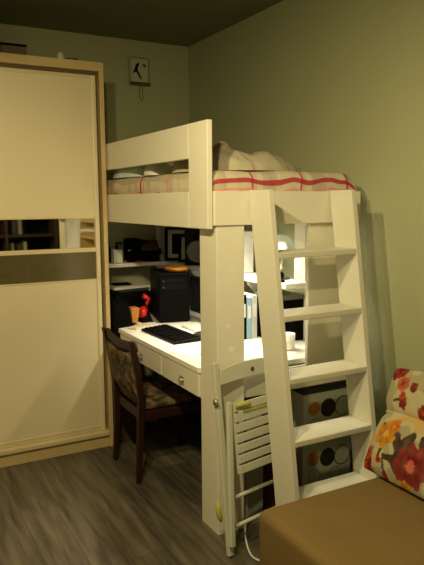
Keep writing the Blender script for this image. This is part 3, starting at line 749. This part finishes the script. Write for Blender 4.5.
def floral(s, h):
    w1 = .006*noise.noise(Vector((s*45, h*45, 0))); w2 = .006*noise.noise(Vector((s*45, h*45, 9)))
    s += w1; h += w2
    col = (.74, .70, .56)
    k = noise.noise(Vector((s*14, h*14, 4)))
    if k > .12: col = (.62, .60, .47)
    if k < -.28: col = (.78, .64, .38)
    for (c, a, b_, rot) in LV:
        dx, dy = s-c[0], h-c[1]; x = dx*math.cos(rot)+dy*math.sin(rot); y = -dx*math.sin(rot)+dy*math.cos(rot)
        if (x/a)**2+(y/b_)**2 < 1: col = PUR if a > .03 and b_ > .01 else (.20, .13, .09)
    for c, r, n_, cl, ce, rot in FL:
        q = petal(s, h, c, r, n_, cl, ce, rot)
        if q: col = q
    m_ = .22 + .25*noise.noise(Vector((s*30, h*30, 6))); bg = (.70, .65, .50)
    return tuple(x*(1-max(0, m_)) + y*max(0, m_) for x, y in zip(col, bg))
def cushion():
    bm = B(); L, Hh = .56, .445
    k = .41; ln = math.hypot(1, k); up = Vector((k/ln, 0, 1/ln)); out = Vector((-1/ln, 0, k/ln)); base = Vector((-.452, -2.497, .402))
    cl = bm.loops.layers.color.new('print')
    lay = {}
    NU, NV = 130, 104
    def P(a, c, side):
        h = c*Hh
        # outline: inset at the pinch, wider roll above
        pin = math.exp(-((h-.262)/.026)**2)
        inl = .020*pin + (.024*(h/.25) if h < .25 else .010) + .010*(1-min(1, h/.03))
        if c > .95: inl += .016*((c-.95)/.05)**2
        s = inl + a*(L-2*inl)
        hh = h + .018*math.sin(a*PI)*c
        e = 1-abs(2*a-1)**5
        prof = (math.sin(min(1, h/.262)**.8*PI)**.6 if h < .262 else .62*math.sin((h-.262)/(Hh-.262)*PI)**.55) if 0 < c < 1 else 0
        th = .046*max(prof, 0)*max(e, 0)**.5 + .016*(1+pin*.3)*(1 if 0 < c < 1 else 0)*max(e, 0)**.5
        th += .006*noise.noise(Vector((s*9, h*9, 2)))*max(prof, 0) + .006*pin*noise.noise(Vector((s*38, 1, 1)))
        return base + Vector((0,-1,0))*s + up*hh + out*(th*side*(1 if side > 0 else .55)), s, hh
    for side in (1, -1):
        V = {}
        for i in range(NU+1):
            for j in range(NV+1):
                border = i in (0, NU) or j in (0, NV)
                if side == -1 and border: V[i, j] = lay[i, j]; continue
                p, s, h = P(i/NU, j/NV, side); v = bm.verts.new(p); V[i, j] = v
                if side == 1: lay[i, j] = v
        for i in range(NU):
            for j in range(NV):
                f = bm.faces.new([V[i,j], V[i+1,j], V[i+1,j+1], V[i,j+1]])
                for lp, (a, c) in zip(f.loops, ((i,j),(i+1,j),(i+1,j+1),(i,j+1))):
                    lp[cl] = (*floral(a/NU*L, c/NV*Hh), 1)
    return single('floral_cushion', bm, vcol_mat('floral_print_cotton', 'print'), (-.40, -2.78, .40), 'large floral cushion pinched near its top, standing on the tan sofa', 'cushion', smooth=True)
cushion()

# ------------------------------------------------------------------ wall clock with hanging loop
ck = thing('wall_clock', 'small cream wall clock with dark bird shape and hanging loop on the back wall', 'clock', (-.412, -.02, 2.355))
obj('frame', box(B(), -.490, -.334, -.030, -.001, 2.352, 2.552), mat('clock_frame', (.34, .32, .22), .5, var=.08), ck, bevel=.012, seg=3)
obj('face', box(B(), -.476, -.348, -.034, -.031, 2.376, 2.538), 'cream', ck, bevel=.001)
obj('ledge', box(B(), -.492, -.332, -.040, -.031, 2.352, 2.374), 'brown', ck, bevel=.003)
bird = [(-.474,2.430),(-.452,2.462),(-.446,2.488),(-.430,2.506),(-.414,2.510),(-.418,2.494),(-.428,2.478),(-.428,2.452),(-.410,2.424),(-.398,2.392),(-.412,2.400),(-.430,2.432),(-.442,2.446),(-.456,2.440)]
obj('bird_shape', prism(B(), bird, 'y', -.0342, -.0360), 'blackm', ck)
obj('bird_shape', prism(B(), [(-.392,2.500),(-.378,2.506),(-.368,2.496),(-.356,2.494),(-.366,2.484),(-.380,2.482)], 'y', -.0342, -.0360), 'brown', ck)
lpts = [(-.410,-.012,2.351),(-.408,-.012,2.30),(-.404,-.012,2.262),(-.392,-.012,2.245),(-.380,-.012,2.262),(-.384,-.012,2.30),(-.386,-.012,2.351)]
tube(b := B(), lpts, .0022, 8); obj('cord', b, 'brown', ck, smooth=True)

# ------------------------------------------------------------------ the side of the room the mirror strip shows
bc = thing('bookcase', 'dark open bookcase against the front wall, seen in the wardrobe mirror', 'bookcase', (-.85, -5.4, 0))
BX0, BX1, BY0, BY1 = -1.35, -.08, -5.58, -5.24
for x in (BX0, BX0+.62, BX1-.03): obj('upright', box(B(), x, x+.03, BY0, BY1, 0, 1.95), 'dwood', bc)
obj('back_panel', box(B(), BX0+.03, BX1-.03, BY0, BY0+.012, .05, 1.9), 'blackm', bc)
zs = (.06, .42, .78, 1.08, 1.36, 1.64, 1.92)
for z in zs:
    for x0, x1 in ((BX0+.03, BX0+.62), (BX0+.65, BX1-.03)): obj('shelf', box(B(), x0, x1, BY0+.012, BY1, z, z+.025), 'dwood', bc)
cols = ['darkred', 'brown', 'blackm', 'grey', 'dgrey', 'navy', 'blackm', 'cream']
words_ = ['maroon', 'brown', 'black', 'grey', 'charcoal', 'navy', 'jet black', 'cream']
for zi, (z, nm) in enumerate(((1.105, 'middle'), (.805, 'lower'), (1.385, 'upper'))):
    for side, (x0, n_) in enumerate(((BX0+.05, 5), (BX0+.69, 5))):
        x = x0
        for k in range(n_):
            wk = random.uniform(.03, .05); hk = random.uniform(.17, .23); ci = (k*3+zi+side*2) % 8
            single('book', box(B(), x, x+wk, BY0+.03, BY0+.24, z+.0005, z+hk), cols[ci], (x, BY0+.13, z),
                   f'{words_[ci]} book in the {"left" if side == 0 else "right"} bay of the bookcase {nm} shelf', 'book', 'books in the dark bookcase', bevel=.002)
            x += wk+.002
cu_ = thing('display_cabinet', 'tall shallow cream cabinet with open shelves on the right wall beyond the sofa', 'cabinet', (-.1, -3.9, 0))
obj('door', box(B(), -.212, -.196, -4.39, -3.89, .02, 2.05), 'wframe', cu_, bevel=.003)
obj('body', box(B(), -.195, -.005, -4.40, -3.88, .0, 2.06), 'wframe', cu_)
obj('back_panel', box(B(), -.015, -.005, -3.879, -3.36, .0, 2.06), 'wframe', cu_)
obj('side_panel', box(B(), -.195, -.016, -3.38, -3.36, .0, 2.06), 'wframe', cu_)
for z in (.02, .5, .95, 1.13, 1.30, 1.6, 2.03): obj('shelf', box(B(), -.195, -.016, -3.879, -3.381, z, z+.022), 'wframe', cu_)

# ------------------------------------------------------------------ lights
def light(name, kind, loc, power, col, **k):
    L = bpy.data.lights.new(name, kind); L.energy = power; L.color = col
    for a, v in k.items(): setattr(L, a, v)
    o = bpy.data.objects.new(name, L); COL.objects.link(o); o.location = loc; return o
WARM = (1.0, .82, .415)
cl_ = thing('ceiling_lamp', 'ceiling lamp with two downward black cup shades hanging above the camera side', 'lamp', (-1.9, -3.12, ZC))
obj('canopy', lathe(B(), [(0,ZC-.001),(.07,ZC-.001),(.06,ZC-.03),(0,ZC-.035)], (-1.9,-3.12,0), 24), 'gold', cl_, smooth=True)
tube(b := B(), [(-1.9,-3.12,ZC-.03),(-1.9,-3.12,2.33)], .010); obj('rod', b, 'gold', cl_)
for k, dy in enumerate((-.24, .24)):
    x, y = -1.9, -3.12+dy
    tube(b := B(), [(-1.9,-3.12,2.36),(-1.9,-3.12+dy*.6,2.38),(-1.9,-3.12+dy*.95,2.37),(x,y,2.31)], .007); obj('arm', b, 'gold', cl_, smooth=True)
    obj('lamp_shade', lathe(B(), [(.0,2.312),(.04,2.312),(.075,2.27),(.100,2.205),(.098,2.205),(.073,2.266),(.038,2.305),(.0,2.306)], (x,y,0), 24), 'blackm', cl_, smooth=True)
    obj('bulb', lathe(B(), [(0,2.300),(.010,2.298),(.012,2.285),(.018,2.275),(.016,2.268),(0,2.262)], (x,y,0), 16), 'bulb', cl_, smooth=True)
    light('ceiling_bulb_light', 'POINT', (x, y, 2.203), 65, WARM, shadow_soft_size=.035)
light('desk_lamp_light', 'POINT', (-.215, -1.55, 1.215), 1.6, (1.0, .88, .62), shadow_soft_size=.02)

sl = thing('strip_lamp', 'slim white strip lamp under the loft bed slats above the desk', 'lamp', (-.52, -1.45, 1.429))
obj('housing', box(B(), -.545, -.495, -1.78, -1.12, 1.412, 1.4295), 'desk', sl, bevel=.003)
obj('diffuser', box(B(), -.540, -.500, -1.77, -1.13, 1.404, 1.4118), 'bulb', sl)
st = light('strip_light', 'AREA', (-.52, -1.45, 1.400), 7.0, (1.0, .90, .66), shape='RECTANGLE', size=.04, size_y=.62, spread=math.radians(125))
W = bpy.data.worlds.new('world'); SC.world = W; W.use_nodes = True
W.node_tree.nodes['Background'].inputs['Color'].default_value = (.9, 1.0, .7, 1)
W.node_tree.nodes['Background'].inputs['Strength'].default_value = .006

# ------------------------------------------------------------------ camera
cam = bpy.data.cameras.new('camera'); co = bpy.data.objects.new('camera', cam); COL.objects.link(co)
yaw, pit, rol = math.radians(28.585), math.radians(-7.447), math.radians(-.373)
f = Vector((math.sin(yaw)*math.cos(pit), math.cos(yaw)*math.cos(pit), math.sin(pit)))
r0 = Vector((math.cos(yaw), -math.sin(yaw), 0)); u0 = r0.cross(f)
r = r0*math.cos(rol)+u0*math.sin(rol); u = -r0*math.sin(rol)+u0*math.cos(rol)
co.matrix_world = Matrix(((r.x, u.x, -f.x, -2.205), (r.y, u.y, -f.y, -4.397), (r.z, u.z, -f.z, 1.517), (0, 0, 0, 1)))
cam.sensor_fit = 'VERTICAL'; cam.sensor_height = 24; cam.lens = 625.07/565*24; cam.clip_start = .05
SC.camera = co
SC.view_settings.view_transform = 'Standard'; SC.view_settings.look = 'None'
SC.view_settings.exposure = 0.0; SC.view_settings.gamma = 1.0; SC.view_settings.use_curve_mapping = False
for o in list(COL.objects):
    for k in ('_base', '_local'):
        if k in o: del o[k]
